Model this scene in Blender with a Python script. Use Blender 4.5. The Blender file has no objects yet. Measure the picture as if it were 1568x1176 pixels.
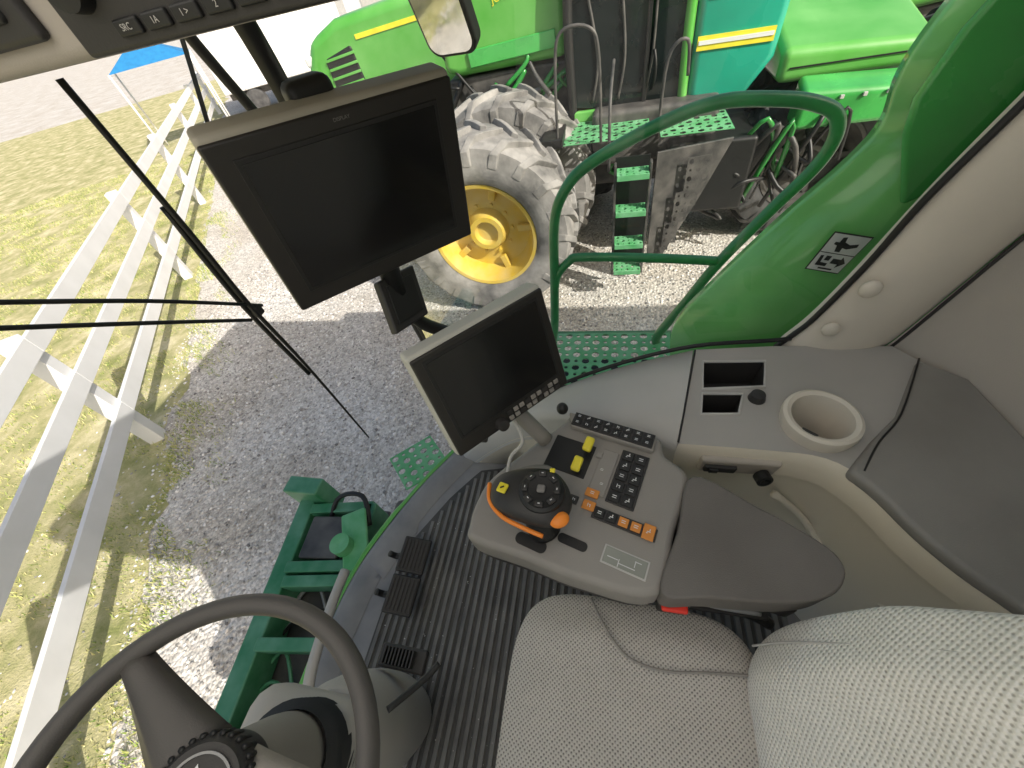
import bpy, math, random, bmesh
from mathutils import Vector, Matrix, noise as mnoise
random.seed(4)
sc=bpy.context.scene
V=Vector
# ---------------------------------------------------------------- materials
MATS={}
def mat(name,col,rough=.5,metal=0,var=.12,vs=8,bump=0,bs=60,coat=0,dust=None,spec=.5):
    m=bpy.data.materials.new(name);m.use_nodes=True;nt=m.node_tree;N=nt.nodes;L=nt.links
    b=N['Principled BSDF'];b.inputs['Roughness'].default_value=rough;b.inputs['Metallic'].default_value=metal
    b.inputs['Coat Weight'].default_value=coat;b.inputs['Coat Roughness'].default_value=.08
    b.inputs['Specular IOR Level'].default_value=spec
    tc=N.new('ShaderNodeTexCoord')
    n=N.new('ShaderNodeTexNoise');n.inputs['Scale'].default_value=vs;n.inputs['Detail'].default_value=6
    L.new(tc.outputs['Object'],n.inputs['Vector'])
    cr=N.new('ShaderNodeValToRGB');c=cr.color_ramp
    c.elements[0].position=.3;c.elements[1].position=.72
    lo=[x*(1-var) for x in col];hi=[min(1,x*(1+var)) for x in col]
    if dust: hi=dust
    c.elements[0].color=(*lo,1);c.elements[1].color=(*hi,1)
    L.new(n.outputs['Fac'],cr.inputs['Fac']);L.new(cr.outputs[0],b.inputs['Base Color'])
    mr=N.new('ShaderNodeMapRange');mr.inputs['To Min'].default_value=max(0,rough-.08);mr.inputs['To Max'].default_value=min(1,rough+.1)
    L.new(n.outputs['Fac'],mr.inputs['Value']);L.new(mr.outputs[0],b.inputs['Roughness'])
    if bump:
        n2=N.new('ShaderNodeTexNoise');n2.inputs['Scale'].default_value=bs;n2.inputs['Detail'].default_value=3
        L.new(tc.outputs['Object'],n2.inputs['Vector'])
        bp=N.new('ShaderNodeBump');bp.inputs['Strength'].default_value=bump;bp.inputs['Distance'].default_value=.01
        L.new(n2.outputs['Fac'],bp.inputs['Height']);L.new(bp.outputs[0],b.inputs['Normal'])
    MATS[name]=m;return m
GREEN=mat('green_paint',(.03,.27,.045),.32,var=.15,vs=3,coat=.5)
GREENL=mat('green_panel_hazed',(.19,.60,.17),.2,var=.25,vs=2.2,coat=.8)  # green whitened: milky window haze and reflection are put into the colour
GREENK=mat('green_corner_paint',(.06,.40,.08),.25,var=.25,vs=3,coat=.8)
GREENH=mat('green_hood_paint',(.08,.42,.04),.3,var=.12,vs=2,coat=.4,dust=(.18,.5,.12))
GREEND=mat('green_rail_paint',(.03,.23,.075),.35,var=.2,vs=12,coat=.4)
GREENF=mat('green_frame_paint',(.03,.27,.10),.45,var=.3,vs=9,coat=.2,dust=(.13,.33,.2))
GREENS=mat('green_step_paint',(.10,.47,.16),.45,var=.2,vs=10,dust=(.22,.52,.28))
TEAL=mat('teal_paint',(.02,.36,.24),.25,var=.15,vs=2,coat=.5)
YEL=mat('yellow_rim_paint',(.82,.56,.05),.4,var=.15,vs=6,dust=(.66,.5,.18))
YELB=mat('yellow_button',(.9,.76,.05),.4)
ORG=mat('orange_button',(.95,.27,.03),.4)
ORGK=mat('orange_key',(.72,.27,.05),.5)
BLK=mat('black_plastic',(.014,.014,.014),.45,bump=.05,bs=400)
BLK2=mat('soft_black_plastic',(.034,.032,.031),.5,bump=.08,bs=500)
BEZ=mat('bezel_plastic',(.022,.02,.018),.42,var=.1)
SCRN=mat('screen_glass',(.006,.006,.006),.13,var=.3,vs=5,spec=.5)
BEIGE=mat('beige_plastic',(.70,.64,.55),.6,var=.06,vs=4,bump=.12,bs=600)
BEIGEW=mat('cream_wall_plastic',(.84,.78,.66),.6,var=.05,vs=4,bump=.12,bs=600,dust=(.8,.73,.6))
BEIGED=mat('beige_headliner',(.46,.42,.37),.75,var=.06,vs=3,bump=.1,bs=400)
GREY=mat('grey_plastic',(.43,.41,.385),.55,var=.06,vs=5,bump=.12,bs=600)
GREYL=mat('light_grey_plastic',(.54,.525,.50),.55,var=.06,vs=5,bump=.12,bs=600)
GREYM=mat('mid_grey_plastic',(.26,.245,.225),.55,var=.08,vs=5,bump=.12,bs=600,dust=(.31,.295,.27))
GREYD=mat('dark_grey_plastic',(.2,.19,.18),.55,var=.08,vs=5,bump=.12,bs=600)
ARMP=mat('armrest_pad',(.15,.135,.12),.6,var=.1,vs=6,bump=.15,bs=500,dust=(.175,.16,.145))
CONS=mat('console_plastic',(.29,.27,.245),.5,var=.06,vs=6,bump=.1,bs=500)
BEIGEM=mat('monitor_housing',(.42,.39,.32),.5,var=.08)
BEIGEN=mat('small_monitor_housing',(.5,.49,.44),.5,var=.08)
FLOORM=mat('floor_plastic',(.22,.22,.225),.6,var=.15,vs=8,bump=.1,bs=300,dust=(.31,.3,.29))
RUB=mat('rubber_mat',(.13,.128,.125),.5,var=.2,vs=9,bump=.1,bs=200,dust=(.24,.23,.21))
RUBB=mat('rubber_mat_base',(.04,.04,.04),.6,var=.2,vs=7,dust=(.10,.095,.085))
WHEELM=mat('wheel_grip',(.085,.078,.073),.5,var=.08,bump=.1,bs=500)
TIRE=mat('dusty_tyre',(.17,.165,.16),.85,var=.3,vs=5,bump=.3,bs=40,dust=(.40,.38,.36))
TIRED=mat('dark_tyre',(.035,.035,.037),.8,var=.3,vs=5,bump=.3,bs=40,dust=(.1,.1,.1))
WHT=mat('white_paint',(.8,.8,.79),.5,var=.07,vs=3,bump=.08,bs=30,dust=(.84,.84,.84))
DGLS=mat('dark_cab_glass',(.012,.017,.017),.08,var=.4,vs=2)
STEEL=mat('dark_steel',(.05,.05,.05),.5,var=.3,vs=8,dust=(.14,.13,.12))
GRYST=mat('grey_steel',(.3,.3,.3),.5,var=.2,vs=8,metal=.3)
RED=mat('red_plastic',(.85,.04,.02),.4)
BLUE=mat('blue_canopy_cloth',(.02,.2,.45),.7)
ICON=mat('icon_white',(.75,.75,.75),.6)
PLATE=mat('icon_plate',(.3,.31,.27),.45)
# fabric
def fabric(name,ax,base,dark,k=520,p0=.36,p1=.85):
    m=bpy.data.materials.new(name);m.use_nodes=True;nt=m.node_tree;N=nt.nodes;L=nt.links
    b=N['Principled BSDF'];b.inputs['Roughness'].default_value=.9;b.inputs['Sheen Weight'].default_value=.2
    tc=N.new('ShaderNodeTexCoord');s=N.new('ShaderNodeSeparateXYZ');L.new(tc.outputs['Object'],s.inputs[0])
    def M(op,a,bb=None):
        n=N.new('ShaderNodeMath');n.operation=op
        for i,q in enumerate((a,bb)):
            if q is None: continue
            if isinstance(q,(int,float)): n.inputs[i].default_value=q
            else: L.new(q,n.inputs[i])
        return n.outputs[0]
    A=s.outputs[ax[0]];B=s.outputs[ax[1]]
    nz=N.new('ShaderNodeTexNoise');nz.inputs['Scale'].default_value=30;nz.inputs['Detail'].default_value=4;L.new(tc.outputs['Object'],nz.inputs['Vector'])
    w=M('MULTIPLY',nz.outputs['Fac'],1.6)
    p=M('SINE',M('ADD',M('MULTIPLY',A,k),w));q=M('SINE',M('ADD',M('MULTIPLY',B,k*1.1),w))
    h=M('MULTIPLY',p,q)
    n4=N.new('ShaderNodeTexNoise');n4.inputs['Scale'].default_value=220;L.new(tc.outputs['Object'],n4.inputs['Vector'])
    h2=M('ADD',h,M('MULTIPLY',M('SUBTRACT',n4.outputs['Fac'],.5),1.0))
    cr=N.new('ShaderNodeValToRGB');c=cr.color_ramp;c.elements[0].position=p0;c.elements[1].position=p1
    c.elements[0].color=(*base,1);c.elements[1].color=(*dark,1)
    L.new(M('ADD',M('MULTIPLY',h2,.5),.35),cr.inputs[0])
    n3=N.new('ShaderNodeTexNoise');n3.inputs['Scale'].default_value=6;n3.inputs['Detail'].default_value=5;L.new(tc.outputs['Object'],n3.inputs['Vector'])
    mx=N.new('ShaderNodeMixRGB');mx.blend_type='MULTIPLY';mx.inputs[0].default_value=.15
    L.new(cr.outputs[0],mx.inputs[1]);L.new(n3.outputs['Fac'],mx.inputs[2]);L.new(mx.outputs[0],b.inputs['Base Color'])
    bp=N.new('ShaderNodeBump');bp.inputs['Strength'].default_value=.4;bp.inputs['Distance'].default_value=.003;bp.invert=True
    L.new(h,bp.inputs['Height']);L.new(bp.outputs[0],b.inputs['Normal'])
    return m
FABC=fabric('seat_fabric_cushion',(0,1),(.62,.58,.53),(.10,.09,.08),720,.40,.9)
FABB2=fabric('seat_fabric_back_lit',(0,1),(.93,.91,.85),(.34,.31,.27),640,.46,.95)  # same fabric as the cushion, paler: the brighter light is painted in
# ground materials
def gravelmat():
    m=bpy.data.materials.new('gravel');m.use_nodes=True;nt=m.node_tree;N=nt.nodes;L=nt.links
    b=N['Principled BSDF'];b.inputs['Roughness'].default_value=.9
    tc=N.new('ShaderNodeTexCoord')
    v=N.new('ShaderNodeTexVoronoi');v.inputs['Scale'].default_value=34;L.new(tc.outputs['Object'],v.inputs['Vector'])
    v2=N.new('ShaderNodeTexVoronoi');v2.inputs['Scale'].default_value=70;L.new(tc.outputs['Object'],v2.inputs['Vector'])
    cr=N.new('ShaderNodeValToRGB');e=cr.color_ramp;e.elements[0].color=(.3,.29,.27,1);e.elements[1].color=(.95,.93,.9,1)
    e.elements.new(.5).color=(.66,.64,.61,1)
    s=N.new('ShaderNodeSeparateColor');L.new(v.outputs['Color'],s.inputs[0]);L.new(s.outputs[0],cr.inputs[0])
    cr2=N.new('ShaderNodeValToRGB');e=cr2.color_ramp;e.elements[0].color=(.34,.31,.28,1);e.elements[1].color=(.9,.88,.84,1)
    s2=N.new('ShaderNodeSeparateColor');L.new(v2.outputs['Color'],s2.inputs[0]);L.new(s2.outputs[1],cr2.inputs[0])
    mx=N.new('ShaderNodeMixRGB');mx.inputs[0].default_value=.5;L.new(cr.outputs[0],mx.inputs[1]);L.new(cr2.outputs[0],mx.inputs[2])
    n=N.new('ShaderNodeTexNoise');n.inputs['Scale'].default_value=.9;n.inputs['Detail'].default_value=8;L.new(tc.outputs['Object'],n.inputs['Vector'])
    r=N.new('ShaderNodeValToRGB');e=r.color_ramp;e.elements[0].position=.35;e.elements[0].color=(.82,.77,.70,1);e.elements[1].position=.65;e.elements[1].color=(1,.99,.97,1)
    L.new(n.outputs['Fac'],r.inputs[0])
    m2=N.new('ShaderNodeMixRGB');m2.blend_type='MULTIPLY';m2.inputs[0].default_value=1;L.new(mx.outputs[0],m2.inputs[1]);L.new(r.outputs[0],m2.inputs[2])
    L.new(m2.outputs[0],b.inputs['Base Color'])
    bp=N.new('ShaderNodeBump');bp.inputs['Strength'].default_value=.8;bp.inputs['Distance'].default_value=.016;bp.invert=True
    L.new(v.outputs['Distance'],bp.inputs['Height']);L.new(bp.outputs[0],b.inputs['Normal'])
    return m
def islandmat(name,cols,rough=.9):
    m=bpy.data.materials.new(name);m.use_nodes=True;nt=m.node_tree;N=nt.nodes;L=nt.links
    b=N['Principled BSDF'];b.inputs['Roughness'].default_value=rough
    g=N.new('ShaderNodeNewGeometry');cr=N.new('ShaderNodeValToRGB');e=cr.color_ramp
    e.elements[0].color=(*cols[0],1);e.elements[1].color=(*cols[-1],1)
    for i,c in enumerate(cols[1:-1]): e.elements.new((i+1)/(len(cols)-1)).color=(*c,1)
    L.new(g.outputs['Random Per Island'],cr.inputs[0]);L.new(cr.outputs[0],b.inputs['Base Color']);return m
def grassmat(name,cols,sc1=2.2):
    m=bpy.data.materials.new(name);m.use_nodes=True;nt=m.node_tree;N=nt.nodes;L=nt.links
    b=N['Principled BSDF'];b.inputs['Roughness'].default_value=.85
    tc=N.new('ShaderNodeTexCoord')
    n=N.new('ShaderNodeTexNoise');n.inputs['Scale'].default_value=sc1;n.inputs['Detail'].default_value=10;n.inputs['Roughness'].default_value=.7;L.new(tc.outputs['Object'],n.inputs['Vector'])
    cr=N.new('ShaderNodeValToRGB');e=cr.color_ramp
    e.elements[0].position=.34;e.elements[0].color=(*cols[0],1);e.elements[1].position=.66;e.elements[1].color=(*cols[2],1);e.elements.new(.5).color=(*cols[1],1)
    L.new(n.outputs['Fac'],cr.inputs[0]);L.new(cr.outputs[0],b.inputs['Base Color'])
    n2=N.new('ShaderNodeTexNoise');n2.inputs['Scale'].default_value=60;n2.inputs['Detail'].default_value=5;L.new(tc.outputs['Object'],n2.inputs['Vector'])
    bp=N.new('ShaderNodeBump');bp.inputs['Strength'].default_value=.7;bp.inputs['Distance'].default_value=.02
    L.new(n2.outputs['Fac'],bp.inputs['Height']);L.new(bp.outputs[0],b.inputs['Normal'])
    return m
GRAV=gravelmat();GRS=grassmat('grass_soil',[(.26,.28,.09),(.48,.44,.22),(.74,.66,.42)])
BLD=islandmat('grass_blade',[(.14,.25,.04),(.32,.40,.10),(.55,.56,.2),(.78,.7,.38)])
STONE=islandmat('stone',[(.2,.19,.18),(.5,.48,.45),(.72,.7,.67),(.92,.9,.87)])
# ---------------------------------------------------------------- helpers
def empty(name):
    o=bpy.data.objects.new(name,None);sc.collection.objects.link(o);return o
def add(name,me,m,par,smooth=False):
    o=bpy.data.objects.new(name,me);sc.collection.objects.link(o)
    if m: me.materials.append(m)
    if par: o.parent=par
    if smooth:
        for p in me.polygons:p.use_smooth=True
    return o
def mesh(name,vs,fs,m,par=None,smooth=False,fix=True):
    me=bpy.data.meshes.new(name);me.from_pydata([tuple(v) for v in vs],[],fs);me.update()
    if fix:
        bm=bmesh.new();bm.from_mesh(me);bmesh.ops.recalc_face_normals(bm,faces=bm.faces);bm.to_mesh(me);bm.free()
    return add(name,me,m,par,smooth)
def bev(o,w,seg=3):
    if w>0:
        md=o.modifiers.new('b','BEVEL');md.width=w;md.segments=seg;md.limit_method='ANGLE';md.angle_limit=math.radians(35)
        for p in o.data.polygons:p.use_smooth=True
        w2=o.modifiers.new('w','WEIGHTED_NORMAL')
    return o
def box(name,c,s,m,par=None,b=.004,rot=(0,0,0),seg=3):
    R=Matrix.Rotation(rot[2],3,'Z')@Matrix.Rotation(rot[1],3,'Y')@Matrix.Rotation(rot[0],3,'X')
    vs=[(x*s[0]/2,y*s[1]/2,z*s[2]/2) for x in(-1,1) for y in(-1,1) for z in(-1,1)]
    vs=[V(c)+R@V(v) for v in vs]
    return bev(mesh(name,vs,[(0,1,3,2),(4,6,7,5),(0,4,5,1),(2,3,7,6),(0,2,6,4),(1,5,7,3)],m,par),b,seg)
def slab(name,q,d,m,par=None,b=.004):
    q=[V(v) for v in q];d=V(d);vs=q+[v+d for v in q];n=len(q)
    fs=[tuple(range(n)),tuple(range(2*n-1,n-1,-1))]+[(i,(i+1)%n,n+(i+1)%n,n+i) for i in range(n)]
    return bev(mesh(name,vs,fs,m,par),b)
def cm(pts,n=6,closed=False):
    P=[V(p) for p in pts];N=len(P);out=[]
    rng=range(N) if closed else range(N-1)
    for i in rng:
        if closed:a,b,c,d=P[i-1],P[i],P[(i+1)%N],P[(i+2)%N]
        else:a,b,c,d=P[max(i-1,0)],P[i],P[i+1],P[min(i+2,N-1)]
        for k in range(n):
            t=k/n;out.append(.5*((2*b)+(c-a)*t+(2*a-5*b+4*c-d)*t*t+(3*b-a-3*c+d)*t**3))
    if not closed: out.append(P[-1])
    return out
def tube(name,pts,r,m,par=None,seg=12,smooth=True,closed=False,n=5,sx=1):
    P=cm(pts,n,closed) if smooth else [V(p) for p in pts]
    vs=[];fs=[];K=len(P);up=None
    for i,p in enumerate(P):
        t=(P[(i+1)%K]-P[i-1]) if closed else (P[min(i+1,K-1)]-P[max(i-1,0)])
        t.normalize()
        if up is None:
            up=V((0,0,1)) if abs(t.z)<.9 else V((1,0,0))
        s=t.cross(up).normalized();up=s.cross(t).normalized()
        rr=r(i/(K-1)) if callable(r) else r
        for k in range(seg):
            a=2*math.pi*k/seg;vs.append(p+s*math.cos(a)*rr*sx+up*math.sin(a)*rr)
    for i in range(K if closed else K-1):
        for k in range(seg):
            j=(i+1)%K;fs.append((i*seg+k,i*seg+(k+1)%seg,j*seg+(k+1)%seg,j*seg+k))
    if not closed: fs+= [tuple(range(seg-1,-1,-1)),tuple(range((K-1)*seg,K*seg))]
    return mesh(name,vs,fs,m,par,True)
def lathe(name,prof,c,axis,m,par=None,seg=48,smooth=True):
    ax=V(axis).normalized();s=ax.orthogonal().normalized();t=ax.cross(s);c=V(c);vs=[];fs=[]
    for h,r in prof:
        for k in range(seg):
            a=2*math.pi*k/seg;vs.append(c+ax*h+(s*math.cos(a)+t*math.sin(a))*max(r,1e-4))
    for i in range(len(prof)-1):
        for k in range(seg):
            fs.append((i*seg+k,i*seg+(k+1)%seg,(i+1)*seg+(k+1)%seg,(i+1)*seg+k))
    o=mesh(name,vs,fs,m,par,smooth)
    if smooth:
        o.data.set_sharp_from_angle(angle=math.radians(40)) if hasattr(o.data,'set_sharp_from_angle') else None
    return o
def strip(name,rows,m,par=None,smooth=True,thick=0,sub=0):
    n=len(rows[0]);vs=[p for r in rows for p in r]
    fs=[(i*n+j,i*n+j+1,(i+1)*n+j+1,(i+1)*n+j) for i in range(len(rows)-1) for j in range(n-1)]
    o=mesh(name,vs,fs,m,par,smooth)
    if sub: md=o.modifiers.new('s','SUBSURF');md.levels=sub;md.render_levels=sub
    if thick: md=o.modifiers.new('t','SOLIDIFY');md.thickness=thick;md.offset=0
    return o
def ball(name,c,r,m,par=None,rot=(0,0,0),seg=24):
    bm=bmesh.new();bmesh.ops.create_uvsphere(bm,u_segments=seg,v_segments=seg//2,radius=1)
    R=Matrix.Translation(V(c))@Matrix.Rotation(rot[2],4,'Z')@Matrix.Rotation(rot[1],4,'Y')@Matrix.Rotation(rot[0],4,'X')@Matrix.Diagonal((*r,1))
    bm.transform(R);me=bpy.data.meshes.new(name);bm.to_mesh(me);bm.free()
    return add(name,me,m,par,True)
def perf(name,o,u,v,nx,ny,m,par=None,hr=.33,th=.006,mask=None):
    o=V(o);u=V(u)/nx;v=V(v)/ny;vs=[];fs=[]
    sq=[(-.5,-.5),(0,-.5),(.5,-.5),(.5,0),(.5,.5),(0,.5),(-.5,.5),(-.5,0)]
    for i in range(nx):
        for j in range(ny):
            if mask and not mask((i+.5)/nx,(j+.5)/ny):continue
            c=o+u*(i+.5)+v*(j+.5);b=len(vs)
            for a,bb in sq: vs.append(c+u*a+v*bb)
            hh=hr if (i+j)%2==0 else hr*.5
            for a,bb in sq:
                l=math.hypot(a,bb);vs.append(c+u*(a/l*hh)+v*(bb/l*hh))
            for k in range(8): fs.append((b+k,b+(k+1)%8,b+8+(k+1)%8,b+8+k))
    ob=mesh(name,vs,fs,m,par)
    md=ob.modifiers.new('t','SOLIDIFY');md.thickness=th
    return ob
def text(name,s,loc,size,xa,ya,m,par=None):
    cu=bpy.data.curves.new(name,'FONT');cu.body=s;cu.size=size;cu.extrude=size*.01;cu.align_x='CENTER';cu.align_y='CENTER'
    o=bpy.data.objects.new(name,cu);sc.collection.objects.link(o);cu.materials.append(m)
    x=V(xa).normalized();z=x.cross(V(ya)).normalized();y=z.cross(x)
    M=Matrix((x,y,z)).transposed().to_4x4();M.translation=V(loc);o.matrix_world=M
    if par:o.parent=par
    return o
def rr(w,h_,q,k=6):
    o=[]
    for sx,sy,a0 in((1,1,0),(-1,1,90),(-1,-1,180),(1,-1,270)):
        for i in range(k+1):
            a=math.radians(a0+90*i/k);o.append((sx*(w-q)+q*math.cos(a),sy*(h_-q)+q*math.sin(a)))
    return o
# ---------------------------------------------------------------- ground
g=200
mesh('gravel_ground',[(-g,-g,0),(g,-g,0),(g,g,0),(-g,g,0)],[(0,1,2,3)],GRAV)
bd=V((-.6,.8,0));bn=V((-.8,-.6,0));B0=V((-4.45,1.35,0))
def bedge(s): return .22*mnoise.noise(V((s*1.3,0,0)))+.12*mnoise.noise(V((s*6,3,0)))
edge=[]
for i in range(-60,280):
    s=i*.12;edge.append(B0+bd*s+bn*bedge(s))
vs=[];fs=[]
for i,p in enumerate(edge): vs+=[V((p.x,p.y,.004)),V((p.x,p.y,.004))+bn*60]
for i in range(len(edge)-1): fs.append((2*i,2*i+1,2*i+3,2*i+2))
mesh('grass_ground',vs,fs,GRS)
vs=[];fs=[]
def blade(x,y,hgt,w):
    a=random.uniform(0,6.28);dx,dy=math.cos(a)*w,math.sin(a)*w;l=random.uniform(-.6,.6)*hgt;l2=random.uniform(-.6,.6)*hgt
    b=len(vs);vs.extend([(x-dx,y-dy,.003),(x+dx,y+dy,.003),(x+l,y+l2,hgt)]);fs.append((b,b+1,b+2))
for i in range(110000):
    s=random.uniform(-5,14);t=random.random()**1.4*9
    p=B0+bd*s+bn*(t-.05)
    nn=mnoise.noise(V((p.x*1.5,p.y*1.5,0)))+.5*mnoise.noise(V((p.x*5,p.y*5,4)))
    if nn<-.12: continue
    k=1+.6*mnoise.noise(V((p.x*2.5,p.y*2.5,5)))
    blade(p.x,p.y,random.uniform(.02,.05)*k,.004+.0006*t)
for i in range(9000):
    s=random.uniform(-4,7);p=B0+bd*s-bn*abs(random.gauss(0,.25))
    if mnoise.noise(V((p.x*2,p.y*2,9)))>.0: blade(p.x,p.y,random.uniform(.015,.07),.005)
mesh('grass_blades',vs,fs,BLD,fix=False)
vs=[];fs=[]
bm=bmesh.new();bmesh.ops.create_icosphere(bm,subdivisions=1,radius=1);iv=[v.co.copy() for v in bm.verts];iff=[[v.index for v in f.verts] for f in bm.faces];bm.free()
def stone(x,y,z,s):
    a=random.uniform(0,6.28);ca,sa=math.cos(a),math.sin(a)
    sx,sy,sz=s*random.uniform(.8,1.5),s*random.uniform(.7,1.1),s*random.uniform(.5,.8);b=len(vs)
    for v in iv:
        k=random.uniform(.85,1.15);X,Y=v.x*sx*k,v.y*sy*k;vs.append((x+X*ca-Y*sa,y+X*sa+Y*ca,z+sz*.6+v.z*sz*k))
    fs.extend([tuple(b+j for j in f) for f in iff])
for i in range(19000):
    x=random.uniform(-5.8,1.2);y=random.uniform(-1,6.0)
    if (V((x,y,0))-B0).dot(bn)>.15 and random.random()<.9: continue
    if -.9<x and y<.9: continue
    stone(x,y,0,random.uniform(.006,.015)*(1.5 if random.random()<.05 else 1))
mesh('gravel_stones',vs,fs,STONE,fix=False)
# ---------------------------------------------------------------- fence
fe=empty('white_rail_fence')
F0=V((-4.76,1.5,0))
posts=[-3.2,0,3.9,7.8,11.7,15.6,19.5]
for i,s in enumerate(posts):
    p=F0+bd*s;box('post_%d'%i,(p.x,p.y,.73),(.14,.14,1.46),WHT,fe,.008,(0,0,math.atan2(.8,-.6)))
a=math.atan2(bd.y,bd.x)
for j,z in enumerate((.50,.93,1.35)):
    for i in range(len(posts)-1):
        s0,s1=posts[i],posts[i+1];p=F0+bd*(s0+s1)/2-bn*.09
        box('rail_%d_%d'%(j,i),(p.x,p.y,z+random.uniform(-.01,.01)),(s1-s0-.004,.04,.16),WHT,fe,.004,(0,random.uniform(-.002,.002),a))
# ---------------------------------------------------------------- own machine shell
hv=empty('harvester_body')
box('rear_shadow_body',(3.3,-.45,2.3),(4.4,2.9,3.4),GREEN,hv,.06)  # unseen bulk added behind the cab, sized to cast the ground shadow
box('chassis',(.3,0,.95),(2.6,1.3,.5),STEEL,hv,.03)
RF=bpy.data.materials.new('roof_light_diffuser');RF.use_nodes=True;nt=RF.node_tree;nt.nodes.clear()  # translucent so that sun through the unseen roof brightens the cab
o_=nt.nodes.new('ShaderNodeOutputMaterial');mx=nt.nodes.new('ShaderNodeMixShader');mx.inputs[0].default_value=.12
tr_=nt.nodes.new('ShaderNodeBsdfTranslucent');df=nt.nodes.new('ShaderNodeBsdfDiffuse');df.inputs[0].default_value=(.85,.83,.78,1)
nz=nt.nodes.new('ShaderNodeTexNoise');nz.inputs['Scale'].default_value=3;cr=nt.nodes.new('ShaderNodeValToRGB');cr.color_ramp.elements[0].color=(.92,.89,.83,1);cr.color_ramp.elements[1].color=(.95,.92,.87,1)
nt.links.new(nz.outputs['Fac'],cr.inputs[0]);nt.links.new(cr.outputs[0],tr_.inputs[0]);nt.links.new(tr_.outputs[0],mx.inputs[1]);nt.links.new(df.outputs[0],mx.inputs[2]);nt.links.new(mx.outputs[0],o_.inputs[0])
mesh('roof_fill_sheet',[(-1.1,-1.4,3.2),(.95,-1.4,3.2),(.95,1.0,3.2),(-1.1,1.0,3.2)],[(0,1,2,3)],RF,hv)  # unseen sheet, added as a soft overhead light for the interior
box('roof_rim_front',(-1.23,-.2,3.24),(.28,3.0,.2),GREEN,hv,.05);box('roof_rim_right',(-.1,1.13,3.24),(2.1,.26,.2),GREEN,hv,.05);box('roof_shade_left',(-.1,-1.55,3.24),(2.1,.3,.2),GREEN,hv,.05)  # unseen rims; the left one is stretched outward to shade more ground
box('left_lower_wall',(-.05,-.93,1.72),(1.7,.05,.55),GREYL,hv,.01)
box('left_door_post',(.2,-.93,2.5),(.08,.05,1.1),BLK,hv,.01)
box('left_front_post',(-.72,-.88,2.3),(.06,.06,1.6),BLK,hv,.01)
e=cm([(x,z,0) for x,z in [(.27,1.60),(.245,1.72),(.235,1.9),(.33,2.08),(.45,2.27),(.55,2.41),(.585,2.49),(.575,2.58),(.60,2.68),(.68,2.85),(.8,3.02)]],5)
rows=[]
for p in e:
    r=[];x0,z=p.x,p.y
    for k in range(9):
        t=k/8;x=x0+t*(2.2-x0);y=1.07-.05*math.sin(min(1,t*1.5)*math.pi)*.6
        if k==0:y=1.10
        r.append((x,y,z))
    rows.append([(x0+.004,1.14,z)]+r)
strip('side_panel',rows,GREENL,hv,True,.006)
slab('corner_panel',[(x,1.025,z) for x,z in [(.588,2.495),(.575,2.56),(.595,2.66),(.66,2.80),(.78,3.0),(1.3,3.0),(.95,2.62),(.76,2.40),(.66,2.34)]],(0,.02,0),GREENK,hv,.012)
la=empty('access_platform')
perf('landing_plate',(-.27,1.2,1.45),(.62,0,0),(0,.36,0),13,8,GREENS,la,.42)
box('landing_under',(.0,1.4,1.25),(.5,.3,.02),BLK,la,.004)
tube('landing_edge',[(-.27,1.2,1.44),(-.27,1.57,1.44),(.36,1.57,1.44)],.014,GREEND,la,8,False)
R=[(-.285,1.45),(-.265,1.56),(-.242,1.838),(-.219,2.115),(-.17,2.24),(-.081,2.323),(.127,2.415),(.312,2.462),(.496,2.447),(.6,2.42),(.655,2.385),(.675,2.32),(.65,2.235),(.565,2.104),(.438,1.896),(.346,1.70),(.25,1.50),(.243,1.44)]
tube('handrail',[(x,1.5,z) for x,z in R],.021,GREEND,la,14)
tube('mid_rail',[(-.243,1.5,1.80),(-.225,1.5,1.87),(-.17,1.5,1.935),(-.115,1.5,1.952),(.185,1.5,1.93),(.44,1.5,1.90)],.019,GREEND,la,12)
perf('front_step_plate',(-.83,.60,1.43),(.16,.14,0),(-.14,.14,0),5,5,GREENS,la,.4)
mi=empty('exterior_mirror')
MIR=mat('mirror_glass',(.85,.83,.8),.03,1,var=.02)
n=V((-.20,-1,-.40)).normalized();u_=V((0,0,1)).cross(n).normalized();v_=n.cross(u_);c=V((-.49,1.42,2.86))
slab('mirror_shell',[c+u_*x+v_*y for x,y in rr(.085,.19,.04)],-n*.05,BLK2,mi,.008)
slab('mirror_face',[c+u_*x+v_*y+n*.003 for x,y in rr(.074,.178,.035)],-n*.004,MIR,mi,0)
tube('mirror_arm',[c-n*.04,(-.6,1.3,3.0),(-.8,1.1,3.15)],.014,BLK,mi)
ff=empty('front_frame')
for nm,x0,x1,w,zc in (('outer_beam',-1.52,-1.47,.09,1.16),('inner_beam',-1.14,-1.12,.07,1.18),):
    slab(nm,[(x0-w/2,.62,zc),(x0+w/2,.62,zc),(x1+.15+w/2,-.9,zc),(x1+.15-w/2,-.9,zc)],(0,0,-.16),GREENF,ff,.008)
for i,y in enumerate((.58,.30,.24,.0,-.3)):
    box('cross_%d'%i,(-1.29+.02*i,y,1.13),(.34,.05,.1),GREENF,ff,.006,(0,0,.15))
box('end_cap',(-1.5,.64,1.15),(.2,.09,.24),GREENF,ff,.01)
box('well_plate',(-1.3,0,.98),(.34,1.3,.02),STEEL,ff,.003)
box('cover_plate',(-1.31,.43,1.165),(.2,.2,.03),STEEL,ff,.01,(0,0,.1))
box('bracket_plate',(-1.1,.42,1.24),(.12,.28,.02),GREENS,ff,.01,(0,0,.5))
lathe('pin_boss',[(0,0),(0,.045),(.05,.045),(.05,.02),(.045,0)],(-1.13,.38,1.25),(0,0,1),GREENS,ff,24)
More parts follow.
